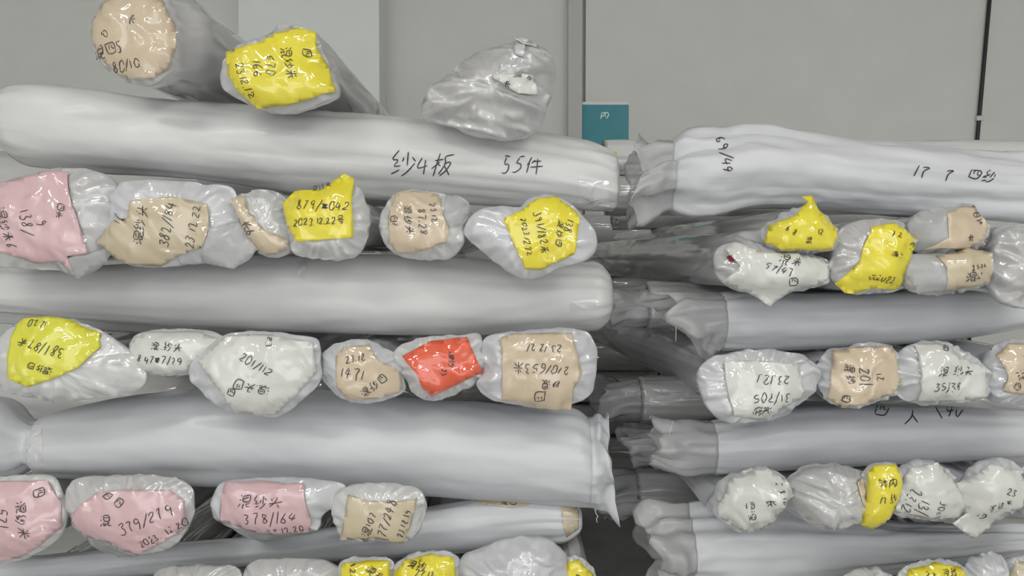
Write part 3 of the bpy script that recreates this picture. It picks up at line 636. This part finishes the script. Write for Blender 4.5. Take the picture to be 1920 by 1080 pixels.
end_roll('roll with crumpled white card, left end of right stack lower row',
  [(1338, 948), (1358, 900), (1400, 884), (1440, 878), (1474, 903), (1484, 926), (1458, 955), (1440, 985), (1395, 996), (1348, 972)],
  [('white', [(1339, 945), (1365, 893), (1440, 878), (1470, 897), (1485, 922), (1459, 952), (1440, 982), (1402, 996), (1365, 975), (1342, 962)],
    [('23.12', 1458, 918, 16, 75), ('长木', 1435, 935, 18, 75) if '木' in G else ('长', 1435, 935, 18, 75), ('四混', 1398, 948, 18, 80)])], yf=B - .02, skew=-.08, wrap='wrapb', crumple=2, group=GR)
end_roll('clear bagged roll with a bunched white end and no card, right stack lower row',
  [(1478, 925), (1490, 886), (1540, 872), (1600, 878), (1626, 905), (1620, 960), (1592, 984), (1540, 990), (1500, 965)],
  [('tan', [(1592, 895), (1612, 888), (1630, 910), (1636, 930), (1612, 945), (1598, 930)], [])], yf=B - .01, wrap='wrapg', crumple=1.4, pleat=.4, fold=1.4, bulge=.06, group=GR)
end_roll('narrow roll with tall yellow card, right stack lower row',
  [(1612, 940), (1625, 882), (1655, 868), (1684, 875), (1690, 910), (1680, 955), (1645, 988), (1616, 984)],
  [('yellow', [(1624, 885), (1639, 871), (1676, 869), (1687, 904), (1676, 937), (1657, 975), (1635, 994), (1612, 982), (1616, 945)],
    [('转内', 1655, 898, 19, 0), ('17.纱', 1655, 928, 16, -8)])], yf=B - .04, crumple=1.3, group=GR)
end_roll('roll with broad white card right of the tall yellow card',
  [(1670, 948), (1690, 882), (1740, 864), (1785, 890), (1806, 925), (1812, 955), (1780, 974), (1720, 972), (1680, 964)],
  [('white', [(1671, 955), (1690, 890), (1702, 873), (1750, 863), (1786, 900), (1815, 935), (1800, 970), (1730, 966)],
    [('23.12', 1698, 935, 20, 110), ('13/', 1718, 945, 22, 100), ('30四', 1750, 950, 17, 100)])], yf=B - .02, wrap='wrapb', crumple=1.6, group=GR)
end_roll('roll with pointed white card hanging low, right stack lower row',
  [(1806, 930), (1815, 895), (1840, 868), (1890, 861), (1915, 885), (1918, 940), (1890, 965), (1850, 978), (1815, 965)],
  [('white', [(1796, 910), (1850, 866), (1905, 880), (1914, 930), (1882, 960), (1862, 985), (1832, 1015), (1786, 982), (1812, 960)],
    [('23', 1880, 915, 16, 10), ('混纱米', 1862, 940, 14, -20), ('四', 1835, 965, 14, -20)])], yf=B - .035, wrap='wrapb', crumple=1.6, group=GR)
end_roll('white carded roll cut by the right edge, right stack lower row',
  [(1912, 930), (1922, 880), (1965, 868), (2010, 910), (1995, 965), (1940, 978)],
  [('white', [(1914, 925), (1924, 884), (1962, 872), (2000, 910), (1985, 960), (1940, 970)], [('23.1', 1925, 920, 16, 80)])], yf=B - .02, wrap='wrapb', crumple=1.6, group=GR)

end_roll('roll with white end, leftmost at bottom edge of right stack',
  [(1575, 1110), (1592, 1074), (1635, 1067), (1672, 1080), (1680, 1115), (1655, 1145), (1600, 1148)],
  [('white', [(1595, 1080), (1640, 1070), (1665, 1085), (1660, 1130), (1600, 1138)], [])], yf=B, crumple=1.6, group=GR)
end_roll('roll with yellow card at bottom edge of right stack',
  [(1684, 1100), (1700, 1064), (1750, 1050), (1800, 1058), (1817, 1090), (1795, 1138), (1715, 1140)],
  [('yellow', [(1687, 1100), (1702, 1066), (1750, 1052), (1798, 1060), (1813, 1090), (1792, 1132), (1718, 1135)], [('23', 1735, 1070, 14, 10), ('混纱', 1772, 1066, 14, 0)])], yf=B - .01, crumple=1.3, group=GR)
end_roll('grey bagged roll without card right of the yellow card, bottom edge of right stack',
  [(1806, 1080), (1830, 1046), (1868, 1040), (1886, 1062), (1884, 1120), (1850, 1145), (1812, 1130)], [], yf=B, wrap='wrapb', crumple=1.8, group=GR)
end_roll('roll with tan card in the bottom right corner',
  [(1882, 1080), (1895, 1048), (1935, 1038), (1985, 1052), (1990, 1110), (1950, 1145), (1895, 1140)],
  [('sand', [(1885, 1078), (1898, 1050), (1935, 1042), (1978, 1056), (1980, 1110), (1895, 1130)], [])], yf=B, wrap='wrapb', crumple=1.3, group=GR)

ZP = CAM.z - .95      # top of the pallets
# each end-on roll gets the room its row leaves between its neighbours and the crosswise rolls
def build_queue():
    info = []
    for a, k in QUEUE:
        ol = a[1]; yf = k.get('yf', -.09); W = [px2w(p, q, yf) for p, q in ol]
        xs = [p.x for p in W]; zs = [p.z for p in W]
        info.append(dict(a=a, k=k, x0=min(xs), x1=max(xs), z0=min(zs), z1=max(zs), cx=(min(xs) + max(xs)) / 2, cz=(min(zs) + max(zs)) / 2))
    for d in info:
        g = d['k']['group']; x0, x1, z0, z1 = d['x0'] + .004, d['x1'] - .004, d['z0'], d['z1']
        if d['k'].get('body'):
            b = d['k']['body']; yf = d['k']['yf']; c = px2w(b[0], b[1], yf + .16); r = b[2] * scl(yf + .16)
            x0, x1, z0, z1 = c.x - r, c.x + r, c.z - r, c.z + r
        for gg, Y, P in ROLLS:
            if gg != g or Y > .3: continue
            cz = None; near = [p for p in P if x0 + .3 * (x1 - x0) <= p[0] <= x1 - .3 * (x1 - x0)]
            if not near: continue
            zt = max(p[1] + p[2] for p in near) + .008; zb = min(p[1] - p[2] for p in near) - .008; zm = sum(p[1] for p in near) / len(near)
            if zm < d['cz']: z0 = max(z0, zt)
            else: z1 = min(z1, zb)
        for e in info:
            if e is d or e['k']['group'] != g: continue
            if min(d['z1'], e['z1']) - max(d['z0'], e['z0']) < .45 * min(d['z1'] - d['z0'], e['z1'] - e['z0']):
                if abs(e['cx'] - d['cx']) < .04 and abs(e['cz'] - d['cz']) < .13:      # one lying on the other
                    m = (e['cz'] + d['cz']) / 2
                    if e['cz'] > d['cz']: z1 = min(z1, m - .004)
                    else: z0 = max(z0, m + .004)
                continue
            if e['cx'] > d['cx']: x1 = min(x1, (d['x1'] + e['x0']) / 2 - .003)
            else: x0 = max(x0, (d['x0'] + e['x1']) / 2 + .003)
        if d['cz'] < CAM.z - .72: z0 = ZP + .001
        if z1 - z0 < .05: m = (z0 + z1) / 2; z0, z1 = m - .025, m + .025
        if x1 - x0 < .05: m = (x0 + x1) / 2; x0, x1 = m - .025, m + .025
        build_end(((x0 + x1) / 2, (z0 + z1) / 2, (x1 - x0) / 2, (z1 - z0) / 2), *d['a'], **d['k'])
build_queue()

# ------------------------------------------------------------------ rolls further back
def back_roll(label, px, py, rpx, Y, length, group, skirt=None, wrap='wrapg', patches=(), wr=1.5):
    """px, py: left end as seen, rpx: radius in pixels"""
    e = length / scl(Y)
    return side_roll(label, [(px, py - rpx * .9, py + rpx * .9), (px + 18, py - rpx, py + rpx), (px + e * .5, py - rpx * .98, py + rpx * .98), (px + e, py - rpx, py + rpx)], Y, wrap, wr=wr, group=group, skirt=skirt, patches=patches, NS=90)
back_roll('white roll far back on top, seen between the two stacks', 1145, 298, 34, .62, 1.5, GR, None, 'wrap', [('lime', [(1146, 286), (1156, 284), (1158, 324), (1148, 326)], [])], wr=1)
back_roll('grey roll in the gap below the far back white roll', 1150, 366, 37, .62, 1.5, GR, None, 'wrapg', wr=1)
back_roll('crumpled clear sleeve end of a roll behind second crosswise roll, in the gap', 1225, 572, 42, .42, 1.4, GR, (.13, -.05, .2, .02))
back_roll('upper grey sleeve end deep in the gap, level with gaping clear sleeve', 1210, 752, 42, .50, 1.4, GR, (.12, -.1, -.3, .01))
back_roll('lower grey sleeve end deep in the gap, behind the gaping clear sleeve', 1240, 838, 36, .36, 1.4, GR, (.10, -.1, .3, .0))
back_roll('rounded clear sleeve end low in the gap beside the bottom crosswise roll', 1205, 925, 44, .42, 1.4, GR, (.12, -.1, .2, .03))

ORD = ('top', 'second', 'third', 'lowest')
for g, nm in ((GL, 'left'), (GR, 'right')):
    for i, (gg, Y, P) in enumerate([r for r in ROLLS if r[0] == g and abs(r[1] - .12) < .01]):
        z = sum(p[1] for p in P) / len(P); r = sum(p[2] for p in P) / len(P)
        Yb = .95 if nm == 'left' else (1.35 if i == 0 else .95)
        xa, xb = (P[0][0] - .6, P[-1][0] - .55) if nm == 'left' else (P[0][0] + .02, P[-1][0])
        q = lambda x, zz: 960 + x / scl(Yb)
        def pj(zz):        # picture row of height zz at depth Yb
            lo, hi = -3000., 4000.
            for _ in range(50):
                m = (lo + hi) / 2
                if px2w(960, m, Yb).z > zz: lo = m
                else: hi = m
            return lo
        pr_ = [(960 + x / scl(Yb), pj(z + r * .96), pj(z - r * .96)) for x in (xa, xa + .03, (xa + xb) / 2, xb - .03, xb)]
        side_roll('grey wrapped roll at the back of %s stack, in its %s crosswise layer' % (nm, ORD[i]), pr_, Yb, 'wrapg', group=g, NS=60)
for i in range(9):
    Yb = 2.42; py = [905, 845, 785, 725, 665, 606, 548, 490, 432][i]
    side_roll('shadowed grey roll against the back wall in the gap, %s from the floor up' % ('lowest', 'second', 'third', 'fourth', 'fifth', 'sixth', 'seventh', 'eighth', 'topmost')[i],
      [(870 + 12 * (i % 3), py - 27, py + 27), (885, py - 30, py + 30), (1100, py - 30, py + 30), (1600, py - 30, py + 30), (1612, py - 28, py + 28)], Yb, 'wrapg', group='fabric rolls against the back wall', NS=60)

def thread(root, pts, Y): mesh_obj('loose_thread', *tube([px2w(a, b, Y) for a, b in pts], .0012, 6), 'wrap', root)
byl = {o['label']: o for o in bpy.data.objects if o.get('label')}
def find(t): return next(o for l, o in byl.items() if t in l)
thread(find('thickest white'), [(1114, 930), (1116, 952), (1117, 962), (1121, 968), (1118, 974), (1120, 980)], .07)
thread(find('torn open sleeve'), [(1272, 580), (1268, 605), (1267, 640)], .06)
thread(find('gaping clear sleeve, third'), [(1262, 790), (1256, 812), (1252, 846), (1250, 862)], .06)

# pallets under both stacks (below the frame)
def pallet(label, x0, x1, ztop):
    r = thing('wooden_pallet', label, 'pallet', Vector(((x0 + x1) / 2, .7, 0)))
    n = 7
    for i in range(n):
        y = -.02 + i * 1.42 / (n - 1)
        mesh_obj('deck_board', *box(x0, x1, y - .06, y + .06, ztop - .022, ztop, .003), 'wood', r, smooth=False)
    for x in (x0 + .05, (x0 + x1) / 2, x1 - .05): mesh_obj('bearer', *box(x - .045, x + .045, -.08, 1.46, 0, ztop - .022, .003), 'wood', r, smooth=False)
zt = ZP
pallet('wooden pallet carrying the left stack, below the picture edge', px2w(-60, 900, 0).x, px2w(1120, 900, 0).x, zt)
pallet('wooden pallet carrying the right stack, below the picture edge', px2w(1330, 900, 0).x, px2w(2060, 900, 0).x, zt)

# ------------------------------------------------------------------ on the back wall
pr = thing('notice_poster', 'small teal notice poster on the back wall between the stacks', 'poster', px2w(1135, 265, YW - .052))
def wallp(Y): return lambda px, py: px2w(px, py, Y)
A = px2w(1091, 195, YW - .055); C = px2w(1178, 330, YW - .055)
sh = mesh_obj('poster_sheet', *box(A.x, C.x, YW - .056, YW - .0505, C.z, A.z), 'teal', pr, smooth=False)
v, fa = ribbons(strokes([('内', 1134, 217, 17, 0)], 1), wallp(YW - .0575), 0, 2.2); mesh_obj('lettering', v, fa, 'print', sh, smooth=False)
top = mesh_obj('poster_border', *box(A.x, C.x, YW - .057, YW - .056, A.z - .004, A.z + .012), 'wall2', pr, smooth=False)
cb = thing('wall_cable', 'black cable running down the wall at upper right', 'cable', px2w(1830, 300, YW - .068))
pp = [px2w(1859 - 30 * t, -40 + 340 * t, YW - .068) for t in [i / 12 for i in range(13)]]
low = px2w(1822, 420, YW - .068)
mesh_obj('cable', *tube(pp + [low, Vector((low.x, low.y, .3))], .011, 10), 'black', cb)
q = px2w(1836, 222, YW - .068); mesh_obj('clip', *box(q.x - .02, q.x + .02, YW - .085, YW - .045, q.z - .014, q.z + .014, .004), 'steel', cb, smooth=False)

# ------------------------------------------------------------------ ceiling lamps (above and in front of the stacks)
LAMPS = [(x, y, '%s %s' % (ra, ca)) for y, ra in ((-2.4, 'front'), (-4.6, 'middle'), (-6.8, 'rear')) for x, ca in ((-1.8, 'left'), (1.8, 'right'))]
for i, (x, y, lab) in enumerate(LAMPS):
    r = thing('ceiling_lamp', 'white fluorescent ceiling lamp with flat diffuser, %s one' % lab, 'lamp', Vector((x, y, ZC)), 'ceiling lamps')
    mesh_obj('housing', *box(x - .62, x + .62, y - .10, y + .10, ZC - .06, ZC - .0005, .006), 'steel', r, smooth=False)
    mesh_obj('diffuser', *box(x - .6, x + .6, y - .09, y + .09, ZC - .082, ZC - .0605, .008), 'lamp', r, smooth=False)
